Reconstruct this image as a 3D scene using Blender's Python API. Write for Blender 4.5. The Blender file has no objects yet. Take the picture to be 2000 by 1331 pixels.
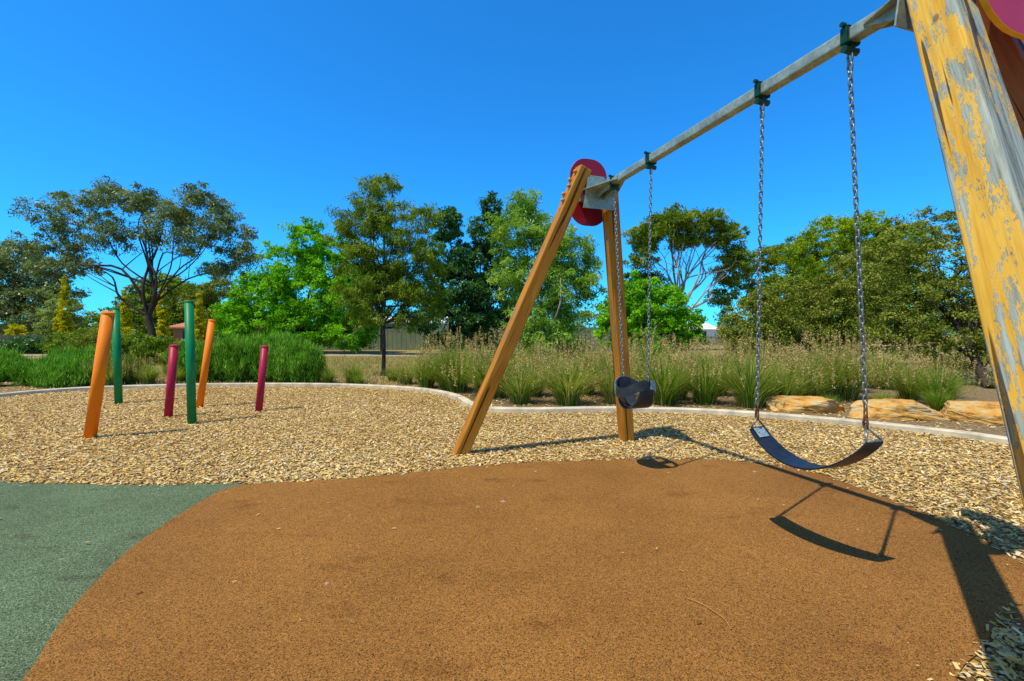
import bpy, bmesh, math, random
import numpy as np
from mathutils import Vector, Matrix, Quaternion
rng=np.random.default_rng(7); random.seed(7)
S=bpy.context.scene; COL=S.collection

# ---------------------------------------------------------------- helpers
def link(o): COL.objects.link(o); return o
def meta(o,label=None,cat=None,group=None,kind=None):
    if label: o["label"]=label
    if cat: o["category"]=cat
    if group: o["group"]=group
    if kind: o["kind"]=kind
    return o
def empty(name,loc=(0,0,0),**k):
    e=bpy.data.objects.new(name,None); e.location=loc; e.empty_display_size=.2; link(e); return meta(e,**k)
def parent_world(ch,par):
    ch.parent=par; ch.matrix_parent_inverse=Matrix.Translation(par.location).inverted()
def np_mesh(name,v,f,mat=None,tone=None,smooth=False):
    v=np.asarray(v,dtype=np.float32); f=np.asarray(f,dtype=np.int32); k=f.shape[1]
    me=bpy.data.meshes.new(name); me.vertices.add(len(v)); me.vertices.foreach_set('co',v.ravel())
    me.loops.add(f.size); me.loops.foreach_set('vertex_index',f.ravel())
    me.polygons.add(len(f)); me.polygons.foreach_set('loop_start',np.arange(0,f.size,k,dtype=np.int32))
    me.update(calc_edges=True); me.validate()
    if tone is not None:
        a=me.attributes.new('tone','FLOAT','POINT'); a.data.foreach_set('value',np.asarray(tone,dtype=np.float32))
    if smooth: me.polygons.foreach_set('use_smooth',np.ones(len(f),dtype=bool))
    if mat: me.materials.append(mat)
    return me
def py_obj(name,v,f,mat,smooth=False):
    me=bpy.data.meshes.new(name); me.from_pydata([tuple(p) for p in v],[],f); me.update()
    if smooth:
        for p in me.polygons: p.use_smooth=True
    if mat: me.materials.append(mat)
    return link(bpy.data.objects.new(name,me))
def catmull(P,n=8,closed=False):
    P=[np.array(p,float) for p in P]; out=[]; N=len(P)
    for i in range(N if closed else N-1):
        if closed: a,b,c,d=P[i-1],P[i],P[(i+1)%N],P[(i+2)%N]
        else: a,b,c,d=P[max(i-1,0)],P[i],P[i+1],P[min(i+2,N-1)]
        for t in np.arange(n)/n:
            out.append(.5*((2*b)+(-a+c)*t+(2*a-5*b+4*c-d)*t*t+(-a+3*b-3*c+d)*t**3))
    if not closed: out.append(P[-1])
    return np.array(out)
def inpoly(px,py,poly):
    r=np.zeros(px.shape,bool); n=len(poly); j=n-1
    for i in range(n):
        xi,yi=poly[i][:2]; xj,yj=poly[j][:2]
        if yi!=yj:
            c=((yi>py)!=(yj>py))&(px<(xj-xi)*(py-yi)/(yj-yi)+xi); r^=c
        j=i
    return r
def tube_data(paths,sides=7,cap=True):
    V=[];F=[]
    for pts,rad in paths:
        pts=[Vector(p) for p in pts]; b=len(V); n=len(pts); prevx=None
        for i,p in enumerate(pts):
            t=(pts[min(i+1,n-1)]-pts[max(i-1,0)]).normalized()
            x=prevx if prevx else (Vector((1,0,0)) if abs(t.x)<.8 else Vector((0,1,0)))
            x=(x-t*x.dot(t)).normalized(); prevx=x; y=t.cross(x)
            for k in range(sides):
                a=2*math.pi*k/sides; V.append(p+(x*math.cos(a)+y*math.sin(a))*rad[i])
        for i in range(n-1):
            for k in range(sides):
                a=b+i*sides+k; c=b+i*sides+(k+1)%sides; F.append((a,c,c+sides,a+sides))
        if cap:
            F.append(tuple(range(b,b+sides))[::-1]); F.append(tuple(range(b+(n-1)*sides,b+n*sides)))
    return V,F
def tube(name,paths,mat,sides=7,smooth=True):
    V,F=tube_data(paths,sides); return py_obj(name,V,F,mat,smooth)
def bm_obj(name,bm,mat,mw=None,smooth=False):
    me=bpy.data.meshes.new(name); bmesh.ops.recalc_face_normals(bm,faces=bm.faces); bm.to_mesh(me); bm.free()
    if smooth:
        for p in me.polygons: p.use_smooth=True
    me.materials.append(mat); o=bpy.data.objects.new(name,me)
    if mw is not None: o.matrix_world=mw
    return link(o)
def frame(p0,zdir,xdir):
    z=Vector(zdir).normalized(); x=Vector(xdir); x=(x-z*x.dot(z)).normalized(); y=z.cross(x)
    m=Matrix((x,y,z)).transposed().to_4x4(); m.translation=Vector(p0); return m
def obox(name,p0,p1,wx,wy,xdir,mat,bev=.01,segs=2):
    p0=Vector(p0);p1=Vector(p1);L=(p1-p0).length; bm=bmesh.new(); bmesh.ops.create_cube(bm,size=1)
    bmesh.ops.scale(bm,vec=(wx,wy,L),verts=bm.verts); bmesh.ops.translate(bm,vec=(0,0,L/2),verts=bm.verts)
    if bev: bmesh.ops.bevel(bm,geom=bm.edges[:],offset=bev,segments=segs,affect='EDGES',profile=.5)
    return bm_obj(name,bm,mat,frame(p0,p1-p0,xdir))
def extrude_poly(name,pts2,th,mat,mw,bev=0,mat2=None):
    bm=bmesh.new(); vs=[bm.verts.new((p[0],p[1],-th/2)) for p in pts2]; f=bm.faces.new(vs)
    r=bmesh.ops.extrude_face_region(bm,geom=[f]); bmesh.ops.translate(bm,vec=(0,0,th),verts=[g for g in r['geom'] if isinstance(g,bmesh.types.BMVert)])
    if bev: bmesh.ops.bevel(bm,geom=[e for e in bm.edges if abs(e.verts[0].co.z-e.verts[1].co.z)<1e-6],offset=bev,segments=1,affect='EDGES')
    o=bm_obj(name,bm,mat,mw)
    if mat2:
        o.data.materials.append(mat2)
        for p in o.data.polygons:
            if abs(p.normal.z)<.8: p.material_index=1
    return o

# ---------------------------------------------------------------- materials
def newmat(name):
    m=bpy.data.materials.new(name); m.use_nodes=True; nt=m.node_tree; nt.nodes.clear()
    o=nt.nodes.new('ShaderNodeOutputMaterial'); b=nt.nodes.new('ShaderNodeBsdfPrincipled'); nt.links.new(b.outputs[0],o.inputs[0])
    return m,nt,b,o
def N(nt,t,**k):
    n=nt.nodes.new(t)
    for a,v in k.items():
        if hasattr(n,a): setattr(n,a,v)
        else: n.inputs[a].default_value=v
    return n
def ramp(nt,src,stops,interp='LINEAR'):
    r=nt.nodes.new('ShaderNodeValToRGB'); r.color_ramp.interpolation=interp
    el=r.color_ramp.elements
    while len(el)<len(stops): el.new(.5)
    for e,(p,c) in zip(el,stops): e.position=p; e.color=(*c,1) if len(c)==3 else c
    nt.links.new(src,r.inputs[0]); return r
def coords(nt,scale=(1,1,1),kind='Object'):
    t=nt.nodes.new('ShaderNodeTexCoord'); m=nt.nodes.new('ShaderNodeMapping'); m.inputs['Scale'].default_value=scale
    nt.links.new(t.outputs[kind],m.inputs[0]); return m.outputs[0]
def noise(nt,co,scale,detail=4,rough=.55):
    n=nt.nodes.new('ShaderNodeTexNoise'); n.inputs['Scale'].default_value=scale; n.inputs['Detail'].default_value=detail; n.inputs['Roughness'].default_value=rough
    nt.links.new(co,n.inputs['Vector']); return n.outputs[0]
def mix(nt,f,a,b,mode='MIX'):
    m=nt.nodes.new('ShaderNodeMix'); m.data_type='RGBA'; m.blend_type=mode
    for s,v in ((0,f),(6,a),(7,b)):
        if isinstance(v,(int,float)): m.inputs[s].default_value=v
        elif isinstance(v,tuple): m.inputs[s].default_value=(*v,1)
        else: nt.links.new(v,m.inputs[s])
    return m.outputs[2]
def math_(nt,op,a,b,c=None):
    m=nt.nodes.new('ShaderNodeMath'); m.operation=op
    for i,v in enumerate((a,b,c)):
        if v is None: continue
        if isinstance(v,(int,float)): m.inputs[i].default_value=v
        else: nt.links.new(v,m.inputs[i])
    return m.outputs[0]
def bump(nt,b,h,strength=.3,dist=.01):
    n=nt.nodes.new('ShaderNodeBump'); n.inputs['Strength'].default_value=strength; n.inputs['Distance'].default_value=dist
    nt.links.new(h,n.inputs['Height']); nt.links.new(n.outputs[0],b.inputs['Normal'])
def simple(name,c,rough=.6,metal=0,var=.25,sc=8,bmp=.1,spec=.35):
    m,nt,b,o=newmat(name); co=coords(nt); n=noise(nt,co,sc)
    lo=tuple(x*(1-var) for x in c); hi=tuple(min(1,x*(1+var)) for x in c)
    r=ramp(nt,n,[(.3,lo),(.7,hi)]); nt.links.new(r.outputs[0],b.inputs['Base Color'])
    b.inputs['Roughness'].default_value=rough; b.inputs['Metallic'].default_value=metal; b.inputs['Specular IOR Level'].default_value=spec
    if bmp: bump(nt,b,noise(nt,co,sc*6),bmp,.004)
    return m
def foliage(name,dark,mid,light,trans=.3,rough=.55,gloss=False):
    m,nt,b,o=newmat(name)
    at=N(nt,'ShaderNodeAttribute',attribute_name='tone'); g=nt.nodes.new('ShaderNodeNewGeometry')
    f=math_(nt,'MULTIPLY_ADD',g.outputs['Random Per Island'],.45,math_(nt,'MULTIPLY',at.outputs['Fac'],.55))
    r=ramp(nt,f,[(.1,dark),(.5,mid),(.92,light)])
    if gloss:
        nt.links.new(r.outputs[0],b.inputs['Base Color']); b.inputs['Roughness'].default_value=rough
        b.inputs['Specular IOR Level'].default_value=.4
    else:
        nt.nodes.remove(b); b=nt.nodes.new('ShaderNodeBsdfDiffuse'); nt.links.new(r.outputs[0],b.inputs[0])
    t=nt.nodes.new('ShaderNodeBsdfTranslucent'); nt.links.new(mix(nt,1.0,r.outputs[0],(1.15,1.3,.45),'MULTIPLY'),t.inputs[0])
    mx=nt.nodes.new('ShaderNodeMixShader'); mx.inputs[0].default_value=trans
    nt.links.new(b.outputs[0],mx.inputs[1]); nt.links.new(t.outputs[0],mx.inputs[2]); nt.links.new(mx.outputs[0],o.inputs[0])
    return m

def rubber(name,stops,seed):
    m,nt,b,o=newmat(name); co=coords(nt)
    v=nt.nodes.new('ShaderNodeTexVoronoi'); v.inputs['Scale'].default_value=270; nt.links.new(co,v.inputs['Vector'])
    sep=nt.nodes.new('ShaderNodeSeparateColor'); nt.links.new(v.outputs['Color'],sep.inputs[0])
    r=ramp(nt,sep.outputs[0],stops)
    big=ramp(nt,noise(nt,co,.9+seed,5,.6),[(.3,(.80,.76,.74)),(.7,(1.10,1.1,1.08))])
    c=mix(nt,1.0,r.outputs[0],big.outputs[0],'MULTIPLY')
    mid=ramp(nt,noise(nt,co,70,3),[(.3,(.84,.84,.84)),(.7,(1.14,1.14,1.14))])
    c=mix(nt,1.0,c,mid.outputs[0],'MULTIPLY')
    st=ramp(nt,noise(nt,coords(nt,(1.4,3,1)),1.3+seed,3),[(.60,(0,0,0)),(.74,(1,1,1))])
    c=mix(nt,st.outputs[0],c,mix(nt,1.0,c,(.70,.62,.62),'MULTIPLY'))
    sp=ramp(nt,noise(nt,co,9,2,.5),[(.755,(0,0,0)),(.77,(1,1,1))])
    c=mix(nt,math_(nt,'MULTIPLY',sp.outputs[0],.45),c,(.5,.42,.32))
    nt.links.new(c,b.inputs['Base Color']); b.inputs['Roughness'].default_value=.9; b.inputs['Specular IOR Level'].default_value=.12
    bump(nt,b,v.outputs['Distance'],.6,.003); return m
M_brown=rubber('brown_rubber_surface',[(.0,(.035,.018,.007)),(.14,(.11,.045,.011)),(.3,(.240,.104,.021)),(.75,(.325,.145,.029)),(1,(.44,.22,.06))],0)
M_green=rubber('green_rubber_surface',[(.0,(.012,.020,.010)),(.2,(.055,.085,.042)),(.5,(.105,.155,.075)),(.85,(.155,.215,.11)),(1,(.32,.37,.23))],.7)

def chipmat(name,isl):
    m,nt,b,o=newmat(name)
    if isl:
        g=nt.nodes.new('ShaderNodeNewGeometry'); s=g.outputs['Random Per Island']
    else:
        v=nt.nodes.new('ShaderNodeTexVoronoi'); v.inputs['Scale'].default_value=60; nt.links.new(coords(nt),v.inputs['Vector'])
        sp=nt.nodes.new('ShaderNodeSeparateColor'); nt.links.new(v.outputs['Color'],sp.inputs[0]); s=sp.outputs[0]
    r=ramp(nt,s,[(0,(.10,.05,.018)),(.13,(.28,.16,.055)),(.3,(.62,.43,.15)),(.5,(.78,.58,.23)),(.68,(.66,.38,.06)),(.8,(.86,.68,.32)),(.92,(.46,.41,.31)),(1,(.90,.80,.52))])
    co=coords(nt); big=ramp(nt,noise(nt,co,.8,4),[(.3,(.84,.76,.62)),(.7,(1.05,1.05,1.05))])
    nt.links.new(mix(nt,1.0,r.outputs[0],big.outputs[0],'MULTIPLY') if isl else mix(nt,1.0,r.outputs[0],(.5,.44,.36),'MULTIPLY'),b.inputs['Base Color'])
    b.inputs['Roughness'].default_value=.8; b.inputs['Specular IOR Level'].default_value=.15; return m
M_chip=chipmat('wood_chip',True); M_chipbase=chipmat('wood_chip_bed',False)

def groundmat():
    m,nt,b,o=newmat('dry_lawn'); co=coords(nt)
    r=ramp(nt,noise(nt,co,.25,6,.65),[(.3,(.13,.15,.035)),(.45,(.26,.20,.07)),(.6,(.38,.28,.12)),(.75,(.46,.36,.17))])
    f=ramp(nt,noise(nt,co,14,5,.7),[(.3,(.65,.65,.6)),(.7,(1.2,1.2,1.15))])
    nt.links.new(mix(nt,1.0,r.outputs[0],f.outputs[0],'MULTIPLY'),b.inputs['Base Color']); b.inputs['Roughness'].default_value=.95; b.inputs['Specular IOR Level'].default_value=.1
    bump(nt,b,noise(nt,co,30,5),.5,.03); return m
M_ground=groundmat()
def mulchmat():
    m,nt,b,o=newmat('garden_mulch'); co=coords(nt)
    r=ramp(nt,noise(nt,co,22,6,.75),[(.3,(.07,.042,.022)),(.5,(.22,.15,.075)),(.7,(.42,.31,.17))])
    nt.links.new(r.outputs[0],b.inputs['Base Color']); b.inputs['Roughness'].default_value=.95; b.inputs['Specular IOR Level'].default_value=.1
    bump(nt,b,noise(nt,co,45,5),.8,.03); return m
M_mulch=mulchmat()
M_conc=simple('kerb_concrete',(.54,.46,.32),.9,0,.3,5,.4,.1)
M_path=simple('pale_path',(.34,.30,.25),.95,0,.15,2,.1,.1)

def woodmat(name,paint,paint2,grey,thr,glossy=.6,bias=0,sc=(1,1,.3),ps=5.5,halo=.5,top=None):
    m,nt,b,o=newmat(name)
    grain=noise(nt,coords(nt,(1,1,.045)),60,5,.65); co=coords(nt,sc)
    patch=noise(nt,co,ps,10,.82)
    if bias:
        tc=nt.nodes.new('ShaderNodeTexCoord'); sx=nt.nodes.new('ShaderNodeSeparateXYZ'); nt.links.new(tc.outputs['Normal'],sx.inputs[0])
        ab=math_(nt,'ABSOLUTE',sx.outputs[1],0); patch=math_(nt,'MULTIPLY_ADD',ab,bias,patch)
        big=noise(nt,coords(nt,(1,1,.5)),3.2,2,.5); patch=math_(nt,'MULTIPLY_ADD',math_(nt,'SUBTRACT',big,.5),.32,patch)
        so_=nt.nodes.new('ShaderNodeSeparateXYZ'); nt.links.new(tc.outputs['Object'],so_.inputs[0])
        patch=math_(nt,'MULTIPLY_ADD',so_.outputs[2],-.018,patch)
    patch=math_(nt,'MULTIPLY_ADD',math_(nt,'SUBTRACT',grain,.5),.36,patch)
    p=ramp(nt,noise(nt,coords(nt,(1,1,.12)),14,5),[(.3,paint),(.7,paint2)])
    g=ramp(nt,grain,[(.3,tuple(x*.4 for x in grey)),(.5,grey),(.7,tuple(x*1.4 for x in grey))])
    mk=ramp(nt,patch,[(thr-.006,(0,0,0)),(thr+.006,(1,1,1))])
    hl=ramp(nt,patch,[(thr-.035,(0,0,0)),(thr-.015,(halo,halo,halo))])
    pc=mix(nt,hl.outputs[0],p.outputs[0],tuple(.6*a+.4*c for a,c in zip(paint2,(.6,.5,.3))))
    c=mix(nt,mk.outputs[0],pc,g.outputs[0])
    gl=ramp(nt,grain,[(.3,(.66,.58,.5)),(.55,(1.04,1.04,1.04))]); c=mix(nt,.75,c,gl.outputs[0],'MULTIPLY')
    crk=ramp(nt,noise(nt,coords(nt,(1,1,.03)),26,2,.5),[(.37,(.12,.08,.05)),(.385,(1,1,1))])
    c=mix(nt,.9,c,crk.outputs[0],'MULTIPLY')
    v=nt.nodes.new('ShaderNodeTexVoronoi'); v.inputs['Scale'].default_value=5; nt.links.new(coords(nt,(1,1,.5)),v.inputs['Vector'])
    kn=ramp(nt,v.outputs['Distance'],[(.04,(.2,.11,.06)),(.075,(1,1,1))])
    c=mix(nt,.7,c,kn.outputs[0],'MULTIPLY')
    nt.links.new(c,b.inputs['Base Color']); b.inputs['Roughness'].default_value=glossy; b.inputs['Specular IOR Level'].default_value=.2
    h=mix(nt,.5,mk.outputs[0],grain); bump(nt,b,h,.6,.003); return m
M_peel=woodmat('peeling_yellow_timber',(.60,.31,.022),(.70,.42,.06),(.26,.285,.235),.505,bias=.075,sc=(1,1,.24),ps=19)
M_stain=woodmat('stained_brown_timber',(.36,.125,.009),(.54,.235,.020),(.15,.14,.10),.60,sc=(1,1,.14),ps=9,halo=.15)
M_dkwood=woodmat('dark_red_timber',(.26,.07,.02),(.36,.12,.03),(.16,.1,.06),.78)  # dark reddish brown timber colour of the near right leg
def galv():
    m,nt,b,o=newmat('galvanised_steel'); co=coords(nt)
    v=nt.nodes.new('ShaderNodeTexVoronoi'); v.inputs['Scale'].default_value=60; nt.links.new(co,v.inputs['Vector'])
    sp=nt.nodes.new('ShaderNodeSeparateColor'); nt.links.new(v.outputs['Color'],sp.inputs[0])
    n=ramp(nt,noise(nt,co,7,6,.7),[(.3,(.18,.24,.19)),(.55,(.36,.43,.35)),(.75,(.52,.59,.49))])
    c=mix(nt,.25,n.outputs[0],mix(nt,1.0,n.outputs[0],sp.outputs[0],'MULTIPLY'))
    nt.links.new(c,b.inputs['Base Color']); b.inputs['Metallic'].default_value=.35; b.inputs['Roughness'].default_value=.5
    bump(nt,b,noise(nt,co,40),.15,.002); return m
M_galv=galv()
M_chain=simple('chain_steel',(.25,.26,.24),.4,.7,.3,30,0)
M_rust=simple('rusty_steel',(.17,.07,.035),.8,.2,.5,60,.3)
M_clamp=simple('green_clamp_paint',(.006,.055,.028),.4,.1,.4,30,.2)
M_panel=simple('maroon_panel_paint',(.25,.006,.022),.4,0,.12,3,.03)
M_pink=simple('faded_pink_panel_paint',(.62,.03,.06),.4,0,.12,3,.03)
M_yedge=simple('yellow_panel_edge',(.74,.40,.02),.5,0,.15,10,.05)
M_seat=simple('black_seat_rubber',(.014,.018,.026),.38,0,.4,20,.15)
M_seat2=simple('worn_seat_rubber',(.022,.028,.034),.5,0,.5,14,.2)
M_plate=simple('seat_end_plate',(.24,.32,.36),.45,.15,.3,30,.1)
M_orange=simple('orange_post_paint',(.92,.21,.004),.5,0,.10,4,.08,.2)
M_gpost=simple('green_post_paint',(.003,.20,.055),.45,0,.15,4,.08,.25)
M_ppost=simple('crimson_post_paint',(.40,.010,.042),.45,0,.15,4,.08,.25)
M_plug=simple('timber_bolt_cap',(.46,.2,.04),.5,0,.2,20,.1)
def rockmat():
    m,nt,b,o=newmat('sandstone'); co=coords(nt,(1,1,2.0))
    r=ramp(nt,noise(nt,co,4.2,8,.65),[(.3,(.20,.11,.05)),(.45,(.62,.31,.06)),(.58,(.56,.40,.18)),(.75,(.64,.52,.34))])
    nt.links.new(r.outputs[0],b.inputs['Base Color']); b.inputs['Roughness'].default_value=.95; b.inputs['Specular IOR Level'].default_value=.15
    bump(nt,b,noise(nt,co,9,8,.7),.8,.05); return m
M_rock=rockmat()
M_bark=simple('dark_bark',(.05,.034,.024),.95,0,.5,14,.6)
M_pale=simple('pale_gum_bark',(.32,.27,.20),.85,0,.4,6,.4)
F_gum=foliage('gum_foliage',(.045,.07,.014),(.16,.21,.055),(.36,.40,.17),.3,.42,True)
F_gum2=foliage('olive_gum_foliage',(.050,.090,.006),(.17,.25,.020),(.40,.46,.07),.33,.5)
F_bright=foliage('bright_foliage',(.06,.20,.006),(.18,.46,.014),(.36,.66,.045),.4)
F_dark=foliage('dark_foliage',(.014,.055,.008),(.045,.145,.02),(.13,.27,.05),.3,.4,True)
F_light=foliage('light_gum_foliage',(.08,.17,.014),(.24,.42,.045),(.48,.60,.12),.38)
F_yel=foliage('yellow_green_foliage',(.10,.17,.004),(.25,.36,.010),(.46,.54,.04),.35)
F_sage=foliage('sage_shrub_foliage',(.07,.095,.010),(.20,.235,.030),(.42,.42,.09),.28)
F_gold=foliage('golden_conifer_foliage',(.26,.23,.004),(.56,.48,.010),(.78,.68,.035),.3)
F_pale=foliage('pale_conifer_foliage',(.14,.20,.04),(.30,.36,.10),(.46,.5,.18),.3)
F_rose=foliage('rosemary_foliage',(.04,.12,.008),(.14,.33,.025),(.33,.55,.07),.3)
F_grass=foliage('tussock_blade',(.045,.10,.006),(.17,.30,.022),(.66,.56,.18),.38)
F_seed=foliage('seed_head',(.20,.11,.035),(.50,.34,.13),(.76,.62,.30),.3)
F_dry=foliage('dry_grass_blade',(.18,.18,.03),(.46,.36,.13),(.65,.52,.26),.3)

# ---------------------------------------------------------------- ground, rubber, kerb
g=py_obj('ground',[(-1500,-300,0),(1500,-300,0),(1500,2500,0),(-1500,2500,0)],[(0,1,2,3)],M_ground); meta(g,kind='structure')
kerb_in=[(-11.6,7.4),(-10.9,8.6),(-10.57,9.4),(-10.35,10.1),(-9.72,10.7),(-8.2,11.2),(-6.44,11.42),(-4.46,11.3),(-2.65,10.7),(-1.70,9.95),(-1.126,9.05),(-.82,8.2),(-.425,7.62),(.419,7.5),(1.72,7.6),(3.31,7.33),(4.508,6.68),(4.973,6.315),(5.525,5.78),(5.81,5.30),(6.2,4.4),(6.5,3.2),(6.6,1.5),(6.6,-1)]
K=catmull(kerb_in,8)
bed=[tuple(p) for p in K]+[(6.6,-6),(-12,-6)]
def sheet(name,poly,z,mat):
    o=py_obj(name,[(p[0],p[1],z) for p in poly],[tuple(range(len(poly)))],mat); 
    if o.data.polygons[0].normal.z<0: o.data.flip_normals()
    return meta(o,kind='structure')
T=np.gradient(K,axis=0); T/=np.linalg.norm(T,axis=1)[:,None]; NO=np.stack([-T[:,1],T[:,0]],1)
sheet('garden_bed',[tuple(p) for p in K+NO*.05]+[(12,-1),(12,5),(22,9),(20,19),(7,19.5),(1,16.5),(-2,13),(-3.5,13.8),(-9,15.5),(-15,15),(-16,8)],.004,M_mulch)
sheet('wood_chip_ground',bed,.008,M_chipbase)
brown_edge=[(-2.413,3.764),(-2.204,3.918),(-1.378,4.084),(-.496,4.411),(.258,4.586),(1.316,4.679),(2.105,4.679),(2.529,4.497),(2.837,4.203),(2.935,3.728),(2.971,3.302),(2.962,2.926),(2.889,2.568),(2.75,2.25),(2.5,2.06),(2.115,1.94),(1.88,1.82),(1.66,1.68),(1.3,1.3),(1.12,.9),(.75,.3),(.6,-.6),(.6,-3)]
left_edge=[(-1.5,-3),(-1.5,.6),(-1.62,1.2),(-1.837,1.71),(-1.955,1.91),(-2.104,2.201),(-2.294,2.719),(-2.38,3.255),(-2.413,3.764)]
be=catmull(brown_edge,6); le=catmull(left_edge,6)
brown=[tuple(p) for p in be]+[tuple(p) for p in le[:-1]]
sheet('brown_rubber_ground',brown,.018,M_brown)
ge=catmull([(-9,4.7),(-6,4.2),(-4.483,3.985),(-3.746,3.918),(-3.064,3.891),(-2.51,3.93),(-2.2,3.9)],6)
green=[tuple(p) for p in ge]+[(-2.2,3.7),(-2.0,3.0),(-1.8,2.2),(-1.5,1.6),(-1.3,.5),(-1.3,-3),(-9,-3)]
sheet('green_rubber_ground',green,.013,M_green)
sheet('path',[(-60,27),(-20,28.8),(-8,28.2),(-2,25.2),(3,24.5),(3,25.7),(-2,26.6),(-8,29.8),(-20,30.4),(-60,29)],.006,M_path)
def sweep_kerb():
    prof=[(0,-.02),(0,.075),(.015,.09),(.135,.09),(.15,.075),(.15,-.02)]
    V=[];F=[];m=len(prof)
    for i,p in enumerate(K):
        for a,z in prof: V.append((p[0]+NO[i][0]*a,p[1]+NO[i][1]*a,z))
    for i in range(len(K)-1):
        for j in range(m-1): F.append((i*m+j,(i+1)*m+j,(i+1)*m+j+1,i*m+j+1))
    return meta(py_obj('concrete_kerb',V,F,M_conc),kind='structure')
sweep_kerb()
xs=np.linspace(-1400,1400,90); hz=14+9*np.sin(xs*.006+1)+5*np.sin(xs*.017)+2*np.sin(xs*.05)
V=[(x,1100,-1) for x in xs]+[(x,1150,max(h,2)) for x,h in zip(xs,hz)]+[(x,1400,-1) for x in xs]; n=len(xs)
F=[(i,i+1,n+i+1,n+i) for i in range(n-1)]+[(n+i,n+i+1,2*n+i+1,2*n+i) for i in range(n-1)]
meta(py_obj('hills',V,F,simple('hazy_hill',(.10,.18,.20),1,0,.2,.01,0),True),kind='structure')

# ---------------------------------------------------------------- wood chips (stuff)
def chips(name,px,py,lmin,lmax,z0,mat,tilt=.26):
    n=len(px); L=rng.uniform(lmin,lmax,n); W=L*rng.uniform(.2,.5,n); a=rng.uniform(0,2*np.pi,n)
    tx=rng.normal(0,tilt*.8,n); ty=rng.normal(0,tilt,n)
    d=np.stack([np.cos(a),np.sin(a),tx],1)*(L/2)[:,None]; s=np.stack([-np.sin(a),np.cos(a),ty],1)*(W/2)[:,None]
    z=z0+rng.uniform(0,.016,n)+np.abs(d[:,2])*.8+np.abs(s[:,2])*.8
    c=np.stack([px,py,z],1); sk=rng.uniform(.5,1,n)[:,None]
    v=np.stack([c-d-s,c+d-s*sk,c+d*rng.uniform(.7,1,n)[:,None]+s,c-d+s*sk],1).reshape(-1,3)
    f=np.arange(4*n).reshape(-1,4)
    return link(bpy.data.objects.new(name,np_mesh(name,v,f,mat)))
M0=1100000
Yr=rng.uniform(1.2,11.6,M0); keep=rng.uniform(0,1,M0)<np.clip(4.2/Yr,.3,1)*.95; Yr=Yr[keep]
Xr=rng.uniform(-1,1,len(Yr))*13; vis=(np.abs(Xr)<Yr*1.22+.6)&(Xr<6.6); Xr=Xr[vis];Yr=Yr[vis]
jx=rng.normal(0,.018,len(Xr)); jy=rng.normal(0,.018,len(Xr))
ok=inpoly(Xr,Yr,bed)&~inpoly(Xr+jx,Yr+jy,brown)&~inpoly(Xr+jx,Yr+jy,green); Xr=Xr[ok];Yr=Yr[ok]
chips('wood_chips',Xr,Yr,.015,.042,.010,M_chip)["kind"]='stuff'
n=1900; sx=rng.uniform(-5,3,n); sy=rng.uniform(1.2,4.7,n)
on=inpoly(sx,sy,brown)|inpoly(sx,sy,green); 
def edge_d(x,y,E): return np.min(np.hypot(x[:,None]-E[None,:,0],y[:,None]-E[None,:,1]),1)
dd=np.minimum(edge_d(sx,sy,be[:-12]),edge_d(sx,sy,ge)); keep=on&(rng.uniform(0,1,n)<(np.exp(-dd/.10)*1.0+.035))
chips('stray_chips',sx[keep],sy[keep],.010,.03,.021,M_chip,.1)["kind"]='stuff'
n=2600; a=rng.normal(2.05,.22,n); b=rng.normal(1.72,.17,n); k=(a-b>.12)
chips('drifted_chips',a[k],b[k],.018,.042,.02,M_chip)["kind"]='stuff'

# ---------------------------------------------------------------- swing frame
U=Vector((-.309,.951,0)); Vv=Vector((.951,.309,0)); BZ=2.86
def beamP(y): return Vector((1.887-.325*(y-2.04),y,BZ))
root=empty('swing_frame',(1.4,3.5,0),label='timber A-frame swing stand with galvanised steel top beam on rubber',cat='swing set')
def part(o,label=None):
    parent_world(o,root)
    if label: o["label"]=label
    return o
legs=[((-.59,4.918,-.05),(.787,5.0,3.12),M_stain,'brown stained timber leg with grey weathered patches'),
      ((1.413,5.583,-.05),(1.068,5.06,3.02),M_stain,None),
      ((1.035,.55,-.05),(1.875,2.10,3.1),M_peel,'weathered leg with peeling yellow paint over grey timber'),
      ((3.2,1.75,-.05),(2.12,2.22,3.1),M_dkwood,'reddish brown timber leg')]
for i,(a,b,m,l) in enumerate(legs):
    part(obox('leg',a,b,.146,.146,Vv,m,.014,3),l)
A=Vector(legs[0][0]);B=Vector(legs[0][1]); D=(B-A).normalized(); mwl=frame(A,B-A,Vv); xl=mwl.to_3x3()@Vector((1,0,0)); yl=mwl.to_3x3()@Vector((0,1,0)); L=(B-A).length
for k in range(5):
    c=A+D*(L-.09-.085*k)-xl*.073+yl*(.03 if k%2 else -.03)
    part(tube('bolt_cap',[([c,c-xl*.028,c-xl*.036],[.02,.02,.012])],M_plug,10))
far=beamP(5.06); near=beamP(2.0)
part(obox('beam',near,far,.070,.072,Vv,M_galv,.012,3))
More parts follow.
